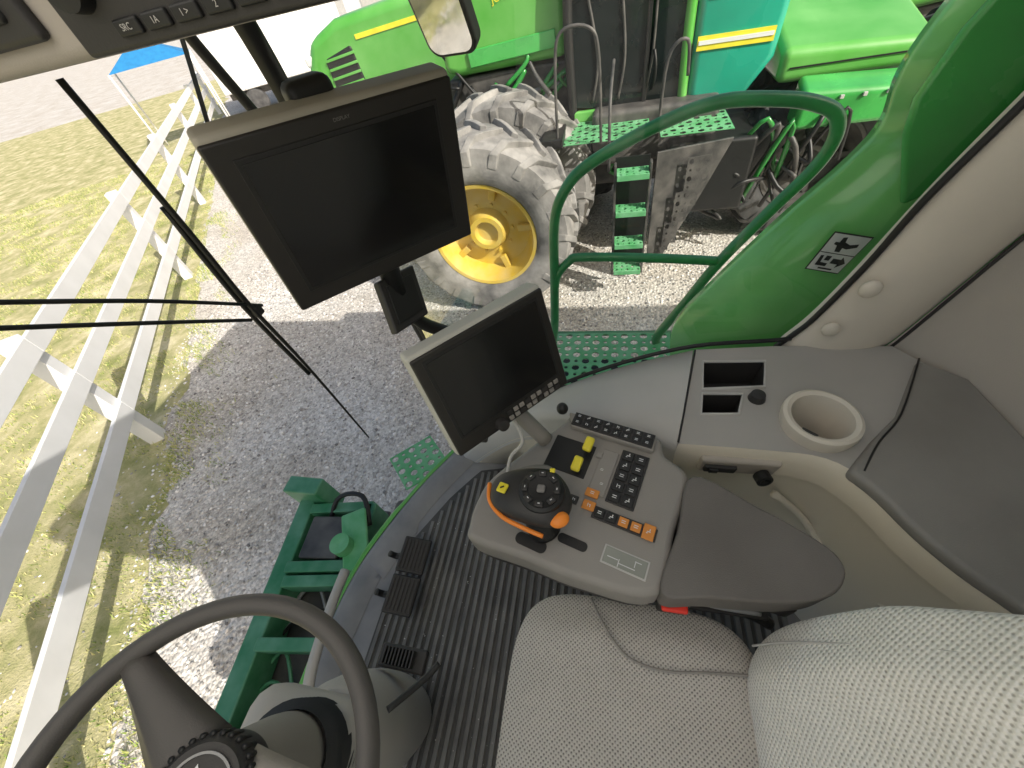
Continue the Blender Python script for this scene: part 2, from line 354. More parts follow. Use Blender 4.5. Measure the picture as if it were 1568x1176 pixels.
tube('hose_1',[(-1.38,.45,1.05),(-1.3,.6,1.22),(-1.15,.62,1.25),(-1.08,.5,1.2)],.012,BLK,ff)
tube('hose_2',[(-1.28,.35,1.05),(-1.2,.5,1.2),(-1.1,.56,1.22)],.01,BLK,ff)
random.seed(11)
for k in range(7): 
    y=random.uniform(-.4,.5);tube('hydraulic_line_%d'%k,[(-1.42,y,1.02),(-1.33,y+.1,1.06),(-1.2,y+random.uniform(-.1,.2),1.03)],.008,random.choice([BLK,GRYST,GREENF]),ff,8)
for k in range(12):
    y=.55-.12*k;lathe('bolt_%d'%k,[(0,0),(.0,.012),(.01,.012),(.01,0)],(-1.125+.012*k,y,1.18),(0,0,1),GREENS,ff,6)
# ---------------------------------------------------------------- cab floor
cf=empty('cab_floor')
fc=[(-.60,.86),(-.643,.797),(-.746,.629),(-.83,.45),(-.895,.267),(-.92,.09),(-.925,-.1),(-.90,-.4),(-.84,-.7),(-.75,-.9)]
F=[(p.x,p.y) for p in cm([(x,y,0) for x,y in fc],5)]
poly=[(x,y,1.44) for x,y in F]+[(.85,-.9,1.44),(.85,.86,1.44)]
slab('floor_pan',poly,(0,0,-.08),FLOORM,cf,.003)
def off(d,z): return [(x-d*(1 if y<.5 else .8),y+(d*.6 if y>.3 else 0),z) for x,y in F]
strip('front_lip',[off(-.10,1.442),off(-.07,1.452),off(-.02,1.462),off(.0,1.455),off(.006,1.40)],FLOORM,cf)
strip('green_sill',[off(.006,1.45),off(.018,1.455),off(.03,1.44),off(.035,1.34)],GREENH,cf)
def ymax(x):
    P=[(-.74,.30),(-.72,.36),(-.6,.57),(-.5,.70),(-.3,.74),(.6,.74)]
    for (a,b),(c,d) in zip(P,P[1:]):
        if a<=x<=c:return b+(d-b)*(x-a)/(c-a)
    return .7
mt=empty('ribbed_floor_mat')
vs=[];fs=[]
x=-.735;base=[]
while x<.55:
    yt=ymax(x);b=len(vs);w=.0085
    pr=[(-w,1.4475),(-w*.7,1.4535),(w*.7,1.4535),(w,1.4475)]
    for y in (yt,-.86):
        for dx,z in pr: vs.append((x+dx,y,z))
    fs+=[(b,b+1,b+5,b+4),(b+1,b+2,b+6,b+5),(b+2,b+3,b+7,b+6),(b,b+3,b+2,b+1)]
    base.append((x,yt));x+=.0265
mesh('ribs',vs,fs,RUB,mt)
bp=[(x-.012,y+.01,1.4445) for x,y in base]+[(.56,-.87,1.4445),(-.76,-.87,1.4445)]
slab('mat_base',bp,(0,0,.0035),RUBB,mt,0)
vs=[];fs=[]
for k in range(260):
    x=random.uniform(-.72,0);y=random.uniform(-.5,.6)
    if y<ymax(x)-.02: stone(x,y,1.4535,random.uniform(.0006,.0022))
mesh('dirt_crumbs',vs,fs,STONE,mt,fix=False)
pe=empty('brake_pedals')
for i,(y) in enumerate((.322,.193)):
    n=V((.25,0,.97)).normalized();u=V((.97,0,-.25)).normalized()
    c=V((-.655,y,1.53))
    q=[c-u*.05+V((0,.06,0)),c+u*.05+V((0,.06,0)),c+u*.05-V((0,.06,0)),c-u*.05-V((0,.06,0))]
    slab('pad_%d'%i,q,-n*.014,BLK2,pe,.006)
    for k in range(7):
        cc=c+u*(-.04+.0133*k)+n*.001
        slab('grip_%d_%d'%(i,k),[cc-u*.003+V((0,.05,0)),cc+u*.003+V((0,.05,0)),cc+u*.003-V((0,.05,0)),cc-u*.003-V((0,.05,0))],n*.004,BLK2,pe,0)
    tube('arm_%d'%i,[c-n*.014,(-.70,y,1.50),(-.745,y,1.475),(-.765,y,1.50)],.011,BLK,pe)
# ---------------------------------------------------------------- steering
st=empty('steering_column')
hub=V((-.405,-.14,2.385));ti=math.radians(13);ax=V((math.sin(ti),0,math.cos(ti)))
uX=V((math.cos(ti),0,-math.sin(ti)));uY=V((0,1,0))
def wp(a,r,h=0): return hub+uX*math.cos(a)*r+uY*math.sin(a)*r+ax*h
tube('wheel_rim',[wp(2*math.pi*k/64,.176) for k in range(64)],.0128,WHEELM,st,18,False,True)
for i,d in enumerate((147,6,262)):
    a=math.radians(d);s=uX*(-math.sin(a))+uY*math.cos(a)
    rows=[]
    for t in range(9):
        k=t/8;r=.035+k*.136;w=.026*(1-k)**1.2+.012;h=-.028+.026*k
        rows.append([wp(a,r,h-.008)-s*w,wp(a,r,h+.004)-s*w*.6,wp(a,r,h+.006),wp(a,r,h+.004)+s*w*.6,wp(a,r,h-.008)+s*w])
    strip('spoke_%d'%i,rows,WHEELM if i!=1 else CONS,st,True,.012)
lathe('hub_cover',[(-.05,.05),(-.02,.052),(0,.05),(.006,.045)],hub-ax*.015,ax,BLK2,st)
for k in range(30):
    a=2*math.pi*k/30;p=wp(a,.05,-.02);tube('knurl_%d'%k,[p-ax*.016,p+ax*.008],.0035,BLK,st,6,False)
lathe('hub_face',[(0,.045),(.003,.043),(.003,0)],hub-ax*.009,ax,BLK2,st)
lathe('emblem_ring',[(0,.036),(.002,.036),(.002,.0335),(0,.0335)],hub-ax*.0055,ax,GRYST,st)
dp=[(-.024,-.004),(-.012,.006),(.006,.007),(.012,.014),(.016,.022),(.018,.014),(.024,.012),(.019,.008),(.014,.001),(.02,-.01),(.011,-.003),(0,-.002),(-.006,-.004),(-.02,-.014),(-.014,-.004)]
mesh('deer_emblem',[hub-ax*.005+uY*x*1.0-uX*y for x,y in dp],[tuple(range(len(dp)))],ICON,st)
top=hub-ax*.06
lathe('upper_column',[(-.16,.062),(-.12,.06),(-.03,.05),(.02,.044),(.025,.03)],top,ax,CONS,st)
tube('column_housing',[(-.47,-.13,2.03),(-.50,-.125,1.9),(-.54,-.11,1.65),(-.57,-.11,1.44)],lambda t:.085+.03*math.sin(t*3.14),GREY,st,28,sx=.95)
for k in range(7):
    z=2.16-.018*k
    lathe('bellows_%d'%k,[(0,.06),(.009,.074),(.018,.06)],(-.45-.004*k,-.135,z),ax,BLK,st,32)
box('column_shroud',(-.50,-.14,2.06),(.2,.17,.12),GREY,st,.04,(0,.25,0))
tube('lever',[(-.36,-.06,2.06),(-.32,-.01,2.03),(-.30,.02,2.02)],.006,BLK,st)
for k in range(9): box('adjust_tooth_%d'%k,(-.50+.009*k,.02,1.84),(.004,.035,.02),BLK2,st,.001)
box('adjust_pedal',(-.46,.02,1.82),(.12,.05,.02),BLK2,st,.006)
tube('grab_bar',[(-.79,-.12,1.62),(-.805,-.035,1.64),(-.835,.12,1.62),(-.85,.225,1.60)],.016,GREY,st)
# ---------------------------------------------------------------- pillars / wipers
ap=empty('windshield_pillar')
tube('pillar_inner',[(-.62,.76,3.08),(-.665,.87,2.86),(-.69,.93,2.6),(-.67,.97,2.2),(-.62,.93,1.9),(-.60,.84,1.46)],.018,BLK,ap,12,sx=1.2)
tube('pillar_seal',[(-.75,.76,3.05),(-.765,.84,2.86),(-.75,.92,2.6),(-.70,.97,2.2),(-.64,.93,1.9)],.011,BLK2,ap,10)
tube('front_header',[(-.6,.76,3.09),(-.9,.5,3.09),(-.98,0,3.09),(-.9,-.5,3.09)],.02,BLK,ap,10)
wi=empty('windshield_wiper')
tube('blade',[(-.92,.675,2.87),(-.92,.674,2.57),(-.92,.67,2.386),(-.92,.685,2.13),(-.92,.692,1.70)],lambda t:.0065-.0035*max(0,t-.5)*2,BLK,wi,8)
tube('blade_spine',[(-.93,.672,2.65),(-.935,.665,2.386),(-.93,.68,2.1)],.0065,BLK,wi,8)
tube('arm_upper',[(-.92,.30,2.69),(-.925,.50,2.535),(-.92,.70,2.362)],.0045,BLK,wi,8)
tube('arm_lower',[(-.92,.27,2.665),(-.925,.46,2.51),(-.92,.645,2.357)],.0045,BLK,wi,8)
box('arm_joint',(-.925,.68,2.36),(.02,.03,.03),BLK,wi,.006)
tube('mirror_stay',[(-.92,1.0,2.92),(-.92,.97,2.856),(-.92,.88,2.69)],.005,BLK,wi,8)
# ---------------------------------------------------------------- monitors
def monitor(nm,TL,TR,BR,BL,sm,th,par,inl,int_,hm):
    TL,TR,BR,BL=map(V,(TL,TR,BR,BL));U=(TR-TL).normalized();N=U.cross((BL-TL)).normalized()
    if N.dot(V((0,0,2.9))-TL)<0:N=-N
    D=N.cross(U).normalized()
    if D.dot(BL-TL)<0:D=-D
    W=((TR-TL).length+(BR-BL).length)/2;H=((BL-TL).length+(BR-TR).length)/2
    c=(TL+TR+BR+BL)/4;o=c-U*W/2-D*H/2
    def P(u,v,n=0):return o+U*u+D*v+N*n
    def R(name,u0,v0,u1,v1,n0,n1,m,b=.003):
        return slab(name,[P(u0,v0,n1),P(u1,v0,n1),P(u1,v1,n1),P(u0,v1,n1)],N*(n0-n1),m,par,b)
    R('housing',-.001,-.001,W+.001,H+.001,-th,-.004,hm,.008)
    R('rear_cover',.05,.05,W-.05,H-.04,-th-.03,-th+.002,BLK2,.012)
    R('bezel',inl,int_,W,H,-.012,0,BEZ,.004)
    l,t,r,b=sm
    R('screen_surround',l-.006,t-.006,W-r+.006,H-b+.006,-.002,.0015,BLK,.001)
    R('screen',l,t,W-r,H-b,-.001,.0022,SCRN,.0005)
    return P,R,W,H,U,D,N
m1=empty('display_monitor')
P1,R1,W1,H1,U1,D1,N1=monitor('m',(-.444,.403,2.813),(-.217,.643,2.795),(-.255,.656,2.545),(-.481,.417,2.564),(.032,.034,.034,.034),.05,m1,.0,.007,BEIGEM)
text('maker_label','DISPLAY',P1(W1/2,.018,.001),.006,U1,-D1,GREYD,m1)
m2=empty('touch_monitor')
P2,R2,W2,H2,U2,D2,N2=monitor('m',(-.316,.378,2.488),(-.124,.581,2.479),(-.075,.538,2.258),(-.268,.335,2.267),(.026,.022,.022,.04),.045,m2,.003,.006,BEIGEN)
for i in range(9):
    for j in range(2):
        R2('key_%d_%d'%(i,j),W2-.155+.015*i,H2-.030+.0135*j,W2-.1445+.015*i,H2-.021+.0135*j,0,.004,CONS if (i+j)%3 else BLK2,.001)
lathe('dial',[(0,.014),(.014,.012),(.015,0)],P2(W2-.175,H2-.014,0),N2,BLK2,m2,24)
box('usb_cover',P2(.06,H2+.0,-.02),(.03,.02,.02),BLK2,m2,.004)
tube('support_stalk',[P2(W2*.6,H2*.6,-.06),P2(W2*.55,H2*.9,-.07),(-.13,.46,2.14)],.018,CONS,m2)
tube('cable',[P2(W2*.5,H2,-.03),(-.17,.42,2.2),(-.2,.40,2.16),(-.21,.36,2.12)],.004,GREYL,m2)
mb=empty('monitor_bracket')
K=1.85
q=[V((x*K,y*K,2.9+(z-2.9)*K)) for x,y,z in [(-.224,.293,2.699),(-.206,.339,2.688),(-.194,.311,2.643),(-.212,.266,2.653)]]
n=(q[1]-q[0]).cross(q[3]-q[0]).normalized()
if n.dot(V((0,0,2.9))-q[0])<0:n=-n
slab('mount_plate',q,-n*.02,BLK2,mb,.004)
c=sum(q,V())/4
slab('mount_face',[c+(v-c)*.72+n*.003 for v in q],-n*.004,BLK,mb,.001)
tube('mount_arm',[c-n*.02,c+V((-.0,.02,-.08)),V((-.33,.60,2.34)),V((-.24,.53,2.37))],.014,BLK,mb)
tube('mount_arm_upper',[c-n*.02,P1(W1*.55,H1*.6,-.09)],.02,BLK,mb,12,False)
tube('mount_arm_rear',[P1(W1*.5,H1*.6,-.08),(-.5,.70,2.66),(-.69,.93,2.6)],.02,BLK,mb)
box('mount_clamp',P1(W1*.46,.002,-.06),(.06,.05,.035),BLK,mb,.012,(0,0,.8))
# ---------------------------------------------------------------- overhead console
oc=empty('overhead_console')
box('console_body',(-.55,.56,3.0),(1.3,.36,.222),BEIGED,oc,.012)
box('radio',(-.2,.377,2.955),(.508,.012,.13),BLK2,oc,.004)
box('speaker_frame',(-.56,.376,2.965),(.15,.012,.115),BLK2,oc,.012)
box('speaker',(-.56,.370,2.965),(.11,.01,.085),BLK,oc,.02)
lathe('volume_knob',[(0,.02),(.012,.018),(.013,0)],(-.42,.371,2.935),(0,-1,0),BLK,oc,24)
for i,s in enumerate(['SRC','1A','1 >','2','3','4','5','6']):
    x=-.39+.031*i
    box('radio_key_%d'%i,(x,.3695,2.9035),(.026,.005,.011),BLK,oc,.002)
    text('radio_label_%d'%i,s,(x,.3665,2.9035),.0062,(1,0,0),(0,0,1),GREYL,oc)
# ---------------------------------------------------------------- side trim
tr=empty('cab_side_trim')
inner=[(.172,.526),(.353,.522),(.47,.51),(.535,.455),(.58,.37),(.625,.305),(.70,.22),(.74,.1),(.75,-.2)]
outer=[(.85,-.2),(.85,.2),(.84,.5),(.80,.75),(.72,.86),(.45,.86),(.244,.845)]
inn=[(p.x,p.y) for p in cm([(x,y,0) for x,y in inner],4)];out=[(x,y) for x,y in outer]
shelf=slab('ledge',[(x,y,2.05) for x,y in inn+out],(0,0,-.10),GREY,tr,0)
def cut(target,cutters):
    for c in cutters:
        md=target.modifiers.new('c','BOOLEAN');md.operation='DIFFERENCE';md.object=c;md.solver='EXACT'
    dg=bpy.context.evaluated_depsgraph_get();me=bpy.data.meshes.new_from_object(target.evaluated_get(dg))
    target.modifiers.clear();target.data=me
    for c in cutters: bpy.data.objects.remove(c)
b1=[(.262,.795),(.412,.80),(.392,.712),(.25,.70)];b2=[(.245,.682),(.338,.685),(.318,.622),(.235,.618)]
cs=[slab('c',[(x,y,2.06) for x,y in b],(0,0,-.16),None,None,0) for b in(b1,b2)]
cs.append(slab('c',[(.475+.068*math.cos(k/12*math.pi),.60+.068*math.sin(k/12*math.pi),2.07) for k in range(24)],(0,0,-.2),None,None,0))
cut(shelf,cs);bev(shelf,.006)
for i,b in enumerate((b1,b2)):
    c=V((sum(x for x,y in b)/4,sum(y for x,y in b)/4,0));B=[V((x,y,0)) for x,y in b]
    vs=[c+(v-c)*1.0+V((0,0,2.048)) for v in B]+[c+(v-c)*.85+V((0,0,1.965)) for v in B]
    mesh('bin_%d'%i,vs,[(0,1,5,4),(1,2,6,5),(2,3,7,6),(3,0,4,7),(4,5,6,7)],BLK2,tr)
    tube('bin_rim_%d'%i,[v+(c-v)*-.03+V((0,0,2.05)) for v in B],.0045,GREYL,tr,8,False,True)
lathe('side_knob',[(0,.02),(.018,.016),(.02,0)],(.368,.672,2.05),(0,0,1),BLK2,tr,24)
fi=[(.170,.527,2.048),(.03,.575,2.04),(-.116,.63,2.01),(-.3,.70,1.86),(-.47,.745,1.65),(-.60,.77,1.47)]
fo=[(.242,.846,2.045),(.06,.825,2.0),(-.117,.785,1.95),(-.3,.80,1.80),(-.47,.82,1.62),(-.60,.85,1.47)]
FI=cm(fi,5);FO=cm(fo,5)
rows=[]
for a,b in zip(FI,FO):
    rows.append([a+V((0,-.01,-.12)),a+V((0,-.006,-.03)),a,a.lerp(b,.3)+V((0,0,.008)),a.lerp(b,.7)+V((0,0,.008)),b,b+V((0,.01,-.1))])
strip('front_ledge',rows,GREYL,tr)
rows=[[p+V((0,-.01,-.1)),p+V((0,.04,-.4)),V((p.x,p.y+.05,1.44))] for p in FI]
strip('front_lower_wall',rows,BEIGEW,tr)
tube('front_seam',[(.245,.84,2.052),(.21,.69,2.053),(.172,.53,2.052)],.0025,BLK,tr,6)
tube('sill_seal',[(-.60,.86,1.48),(-.47,.83,1.63),(-.3,.81,1.81),(-.117,.795,1.955),(.06,.835,2.007),(.244,.858,2.05),(.44,.872,2.058),(.49,.878,2.06)],.006,BLK,tr,8)
rows=[]
for x,y in inn:
    n=V((0,1,0)) if x<.5 else V((.8,.5,0))
    rows.append([V((x,y,1.955))+n*.004,V((x,y,1.90))+n*.020,V((x,y,1.7))+n*.0,V((x,y,1.44))-n*.03])
strip('lower_wall',rows,BEIGEW,tr)
rows=[[V((x,y,2.052)),V((x,y,2.03))+V((-.006,-.012,0)),V((x,y,1.955))+V((-.002,-.006,0))] for x,y in inn]
strip('ledge_lip',rows,BEIGEW,tr)
# dark rear cover following the ledge edge
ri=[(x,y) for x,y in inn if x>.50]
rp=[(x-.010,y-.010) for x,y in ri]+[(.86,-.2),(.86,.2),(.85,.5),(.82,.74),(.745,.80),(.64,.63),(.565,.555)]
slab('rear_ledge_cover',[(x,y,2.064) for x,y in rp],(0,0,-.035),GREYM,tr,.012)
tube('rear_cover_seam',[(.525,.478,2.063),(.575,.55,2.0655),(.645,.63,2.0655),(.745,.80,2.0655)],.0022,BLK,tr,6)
box('switch_recess',(.31,.512,1.995),(.17,.02,.07),BEIGED,tr,.008,(.15,0,0))
box('switch_block',(.27,.500,1.995),(.07,.014,.03),BLK2,tr,.004,(.15,0,0))
box('switch_rocker',(.255,.493,1.995),(.02,.01,.018),BLK,tr,.002,(.15,0,0))
lathe('power_socket',[(0,.018),(.02,.018),(.022,.012),(.015,0)],(.36,.495,1.985),(.2,-1,.2),BLK,tr,24)
tube('wall_rib',[(.42,.50,1.88),(.50,.485,1.80),(.56,.43,1.74),(.61,.36,1.72),(.66,.27,1.78)],.010,BEIGEW,tr)
rowsd=[((.47,2.02),(.67,1.99)),((.50,2.07),(.70,2.01)),((.527,2.124),(.722,2.04)),((.573,2.278),(.757,2.18)),((.605,2.424),(.795,2.34)),((.655,2.576),(.84,2.48)),((.73,2.8),(.92,2.72)),((.82,3.06),(1.0,3.0))]
rows=[]
for (x0,z0),(x1,z1) in rowsd:
    rows.append([(x0,.91,z0),(x0+.004,.875,z0),(x0+.04,.85,z0-.015),((x0+x1)/2,.842,(z0+z1)/2),(x1-.04,.85,z1+.015),(x1,.875,z1)])
strip('window_pillar',rows,BEIGE,tr,True,0,2)
tube('pillar_seal',[(x0-.004,.885,z0) for (x0,z0),_ in rowsd],.007,BLK,tr,8)
ball('pillar_knob_1',(.575,.838,2.25),(.022,.014,.022),BEIGE,tr);ball('pillar_knob_2',(.548,.842,2.125),(.02,.013,.02),BEIGE,tr)
rows=[]
for (x0,z0),(x1,z1) in rowsd:
    lean=.05+.25*(z1-2.0)
    rows.append([(x1,.872,z1),(x1+.03,.86,z1+.005),(.775+lean,.72,z1+.01),(.80+lean,.45,z1+.03),(.80+lean,-.2,z1+.03),(.80+lean,-1.0,z1+.03)])
strip('rear_wall_panel',rows,BEIGED,tr,True,0,2)
tube('rear_panel_seam',[(x1+.004,.868,z1) for _,(x1,z1) in rowsd],.004,BLK2,tr,6)
box('rear_wall_base',(.9,-.1,1.75),(.06,1.9,.66),GREYD,tr,.01)
box('rear_outer_wall',(1.08,0,2.3),(.04,2.0,1.7),BLK2,tr,.01)
cu=empty('cup_holder')
C0=V((.478,.600,2.0))
lathe('cup',[(-.10,.052),(-.03,.066),(.04,.074),(.072,.079),(.084,.077),(.088,.07),(.084,.061),(.06,.056),(-.04,.048),(-.06,.045),(-.06,0)],C0,(0,0,1),BEIGE,cu)
lathe('cup_liner',[(.066,.058),(.0,.053),(-.045,.048),(-.058,.044),(-.058,0)],C0+V((0,0,.002)),(0,0,1),GREYD,cu)
box('cup_grip_tab',C0+V((-.038,-.046,.05)),(.014,.034,.07),BLK2,cu,.004,(0,0,.9))
dc=empty('warning_sticker')
q=[V((.544,1.018,2.292)),V((.636,1.018,2.269)),V((.60,1.018,2.164)),V((.515,1.018,2.186))]
def SQ(u,v,d=0): return (q[0]*(1-u)*(1-v)+q[1]*u*(1-v)+q[2]*u*v+q[3]*(1-u)*v)+V((0,-d,0))
def rect(nm,pts,m,d): return mesh(nm,[SQ(u,v,d) for u,v in pts],[tuple(range(len(pts)))],m,dc)
rect('border',[(0,0),(1,0),(1,1),(0,1)],BLK,.000);rect('face',[(.03,.03),(.97,.03),(.97,.97),(.03,.97)],WHT,.0015)
rect('divider',[(.03,.49),(.97,.49),(.97,.51),(.03,.51)],BLK,.0025)
for nm,pts in {'figure':[(.3,.1),(.4,.08),(.44,.2),(.6,.25),(.8,.2),(.82,.28),(.6,.36),(.48,.34),(.5,.45),(.36,.45),(.3,.3),(.2,.28),(.2,.22),(.3,.22)],
  'seat_icon':[(.12,.58),(.2,.57),(.24,.75),(.45,.76),(.45,.84),(.15,.84)],'arrow':[(.5,.62),(.72,.62),(.72,.55),(.9,.7),(.72,.85),(.72,.75),(.5,.75)],'glyph':[(.3,.88),(.7,.88),(.7,.92),(.3,.92)],'glyph2':[(.28,.57),(.42,.57),(.42,.69),(.28,.69)]}.items(): rect(nm,pts,BLK,.003)
GL=bpy.data.materials.new('window_glass');GL.use_nodes=True;nt=GL.node_tree;nt.nodes.clear()
o_=nt.nodes.new('ShaderNodeOutputMaterial');mx=nt.nodes.new('ShaderNodeMixShader');t_=nt.nodes.new('ShaderNodeBsdfTransparent');g_=nt.nodes.new('ShaderNodeBsdfGlossy');g_.inputs['Roughness'].default_value=.03;t_.inputs[0].default_value=(.97,.99,.97,1)
fr=nt.nodes.new('ShaderNodeFresnel');fr.inputs[0].default_value=1.4
nt.links.new(fr.outputs[0],mx.inputs[0]);nt.links.new(t_.outputs[0],mx.inputs[1]);nt.links.new(g_.outputs[0],mx.inputs[2]);nt.links.new(mx.outputs[0],o_.inputs[0])
# ---------------------------------------------------------------- armrest
ar=empty('armrest_console')
ol=[(-.274,.262),(-.262,.228),(-.15,.205),(-.035,.18),(.097,.176),(.135,.29),(.172,.405),(.13,.455),(.118,.50),(.03,.53),(-.07,.555),(-.105,.52),(-.18,.445),(-.25,.365),(-.27,.31)]
OL=cm([(x,y,0) for x,y in ol],5,True)
slab('console_base',[(p.x,p.y,2.12) for p in OL],(0,0,-.085),CONS,ar,.016)
slab('console_underskirt',[((p.x+.06)*.97-.06,(p.y-.34)*.97+.34,2.034) for p in OL],(0,0,-.03),BLK2,ar,.008)
pd=[(.101,.177),(.18,.179),(.293,.187),(.362,.208),(.393,.245),(.385,.28),(.34,.315),(.286,.347),(.176,.403),(.139,.29)]
PD=cm([(x,y,0) for x,y in pd],5,True)
slab('elbow_pad',[(p.x,p.y,2.132) for p in PD],(0,0,-.075),ARMP,ar,.02)
box('pad_support',(.2,.27,2.03),(.3,.1,.06),BLK2,ar,.01,(0,0,-.2))
A=math.radians(-17);e1=V((math.cos(A),math.sin(A),0));e2=V((-math.sin(A),math.cos(A),0))
def key(nm,x,y,w,h,m,z=2.122,t=.006,b=.0015): return box(nm,(x,y,z+t/2),(w,h,t),m,ar,b,(0,0,A))
bank=[(-.085,.548),(.112,.492),(.104,.452),(-.075,.505)]
slab('upper_bank',[(x,y,2.137) for x,y in bank],(0,0,-.02),CONS,ar,.006)
key('upper_bank_strip',.016,.500,.185,.036,BLK2,2.136,.004)
def glyph(nm,p,z,k=1,m=None):
    m=m or ICON
    r=random.random();a=[(0,0,.007,.0016),(.0015,.0035,.0016,.004),(-.003,-.003,.003,.0016)]
    if r<.35:a=[(0,.002,.008,.0014),(0,-.002,.008,.0014)]
    elif r<.6:a=[(-.002,0,.0014,.007),(.002,.001,.004,.0014),(.003,-.002,.0014,.004)]
    for i,(x,y,w,h) in enumerate(a):
        c=p+e1*x*k+e2*y*k;key('%s_%d'%(nm,i),c.x,c.y,w*k,h*k,m,z,.0004,0)
for i in range(8):
    p=V((.016,.500,0))+e1*(-.08+.0228*i)
    for j in(-1,1):
        q2=p+e2*.0085*j;key('bank_key_%d_%d'%(i,j),q2.x,q2.y,.019,.0145,BLK,2.1395,.003)
        glyph('bank_mark_%d_%d'%(i,j),q2,2.1425,.8)
key('lever_well',-.075,.435,.095,.085,BLK,2.119,.003)
for i,(x,y) in enumerate(((-.034,.452),(-.056,.402))):
    key('lever_stalk_%d'%i,x,y,.014,.012,BLK2,2.12,.02);box('lever_%d'%i,(x,y,2.148),(.020,.034,.014),YELB,ar,.005,(.15,.1,A))
key('centre_plate',-.0,.40,.035,.11,CONS,2.12,.004)
key('keypad_plate',.050,.388,.058,.128,BLK2,2.121,.004)
for i in range(2):
    for j in range(5):
        p=V((.050,.388,0))+e1*(-.0135+.027*i)+e2*(-.05+.025*j)
        key('pad_key_%d_%d'%(i,j),p.x,p.y,.023,.021,BLK,2.125,.004)
        glyph('pad_mark_%d_%d'%(i,j),p,2.1292,1.1)
key('orange_key_1',-.022,.349,.028,.018,ORGK,2.121,.006);key('orange_key_2',-.028,.322,.026,.02,ORGK,2.121,.006)
glyph('orange_mark_1',V((-.022,.349,0)),2.1275);glyph('orange_mark_2',V((-.028,.322,0)),2.1275)
key('orange_frame',-.0595,.333,.018,.018,BLK2,2.12,.004);glyph('frame_mark',V((-.0595,.333,0)),2.1245,.8)
key('lower_strip',.04,.293,.125,.026,BLK2,2.121,.004)
for i in range(5):
    p=V((.04,.293,0))+e1*(-.048+.024*i);w=.019 if i<4 else .022
    key('strip_key_%d'%i,p.x,p.y,w,.018 if i<4 else .030,(BLK,BLK,ORGK,ORGK,ORGK)[i],2.125,.005)
    glyph('strip_mark_%d'%i,p,2.1304,1,ICON)
key('toggle_plate',-.01,.44,.014,.014,CONS,2.121,.006)
key('icon_plate_rim',.042,.222,.084,.036,GREYL,2.1198,.0015);key('icon_plate',.042,.222,.078,.030,PLATE,2.1205,.002)
for (x,y,w,h) in ((.02,.226,.02,.0015),(.03,.218,.0015,.014),(.045,.213,.03,.0015),(.06,.219,.0015,.012),(.066,.222,.012,.0015)): key('icon_line',x,y,w,h,ICON,2.1226,.0005,0)
def slot(nm,x,y,w,h): return slab(nm,[V((x,y,2.1212))+e1*a+e2*b for a,b in rr(w/2,h/2,h/2-.001)],(0,0,-.0015),BLK,ar,0)
slot('slot_1',-.137,.236,.066,.024);slot('slot_2',-.056,.246,.06,.019)
for i,y in enumerate((.372,.405)): glyph('small_icon_%d'%i,V((-.004,y,0)),2.1243,.8)
ball('front_knob',(-.10,.545,2.15),(.014,.014,.016),BLK,ar)
# joystick
jo=empty('joystick_handle')
tube('boot',[(-.115,.27,2.115),(-.125,.28,2.16),(-.135,.29,2.19)],lambda t:.035-.014*t,BLK,jo,20)
prof=[(-.222,.306,2.183,.018),(-.207,.304,2.190,.036),(-.18,.302,2.196,.047),(-.145,.300,2.200,.054),(-.11,.298,2.200,.058),(-.085,.296,2.198,.052),(-.066,.294,2.192,.034),(-.056,.293,2.19,.01)]
vs=[];fs=[];sg=20
for x,y,z,r in prof:
    for k in range(sg):
        a=2*math.pi*k/sg;sq=(abs(math.cos(a))**2.8+abs(math.sin(a))**2.8)**(-1/2.8)
        vs.append((x,y+r*math.cos(a)*sq,z+.5*r*math.sin(a)*sq))
for i in range(len(prof)-1):
    for k in range(sg): fs.append((i*sg+k,i*sg+(k+1)%sg,(i+1)*sg+(k+1)%sg,(i+1)*sg+k))
fs+=[tuple(range(sg)),tuple(range((len(prof)-1)*sg,len(prof)*sg))]
o=mesh('grip_body',vs,fs,BLK2,jo,True);md=o.modifiers.new('s','SUBSURF');md.levels=1;md.render_levels=2
ball('grip_palm',(-.150,.343,2.192),(.055,.02,.018),GREYD,jo,(0,0,.35))
tube('orange_trim',[(-.226,.322,2.187),(-.217,.285,2.192),(-.185,.254,2.196),(-.14,.238,2.192),(-.105,.230,2.184)],.0045,ORG,jo,10)
lathe('thumb_pad',[(0,.044),(.008,.042),(.012,.036),(.010,.02),(.009,0)],(-.112,.300,2.220),(.05,-.05,1),BLK,jo,32)
for k in range(8):
    a=k*math.pi/4;box('thumb_key_%d'%k,(-.112+.030*math.cos(a),.300+.030*math.sin(a),2.234),(.016,.012,.007),BLK2,jo,.003,(0,0,a+1.57))
    box('thumb_mark_%d'%k,(-.112+.030*math.cos(a),.300+.030*math.sin(a),2.2379),(.004,.0015,.0006),ICON,jo,0,(0,0,a+1.57))
box('thumb_centre',(-.112,.300,2.233),(.016,.016,.008),GREYD,jo,.004)
box('yellow_key',(-.188,.300,2.2215),(.020,.020,.006),YELB,jo,.003,(0,-.1,-.3));box('yellow_key_mark',(-.188,.300,2.2253),(.008,.003,.0006),BLK,jo,0,(0,-.1,.4))
box('small_yellow_key',(-.095,.340,2.229),(.010,.009,.007),YELB,jo,.002)
ball('orange_thumb_button',(-.076,.256,2.205),(.019,.0145,.011),ORG,jo,(0,0,.5))
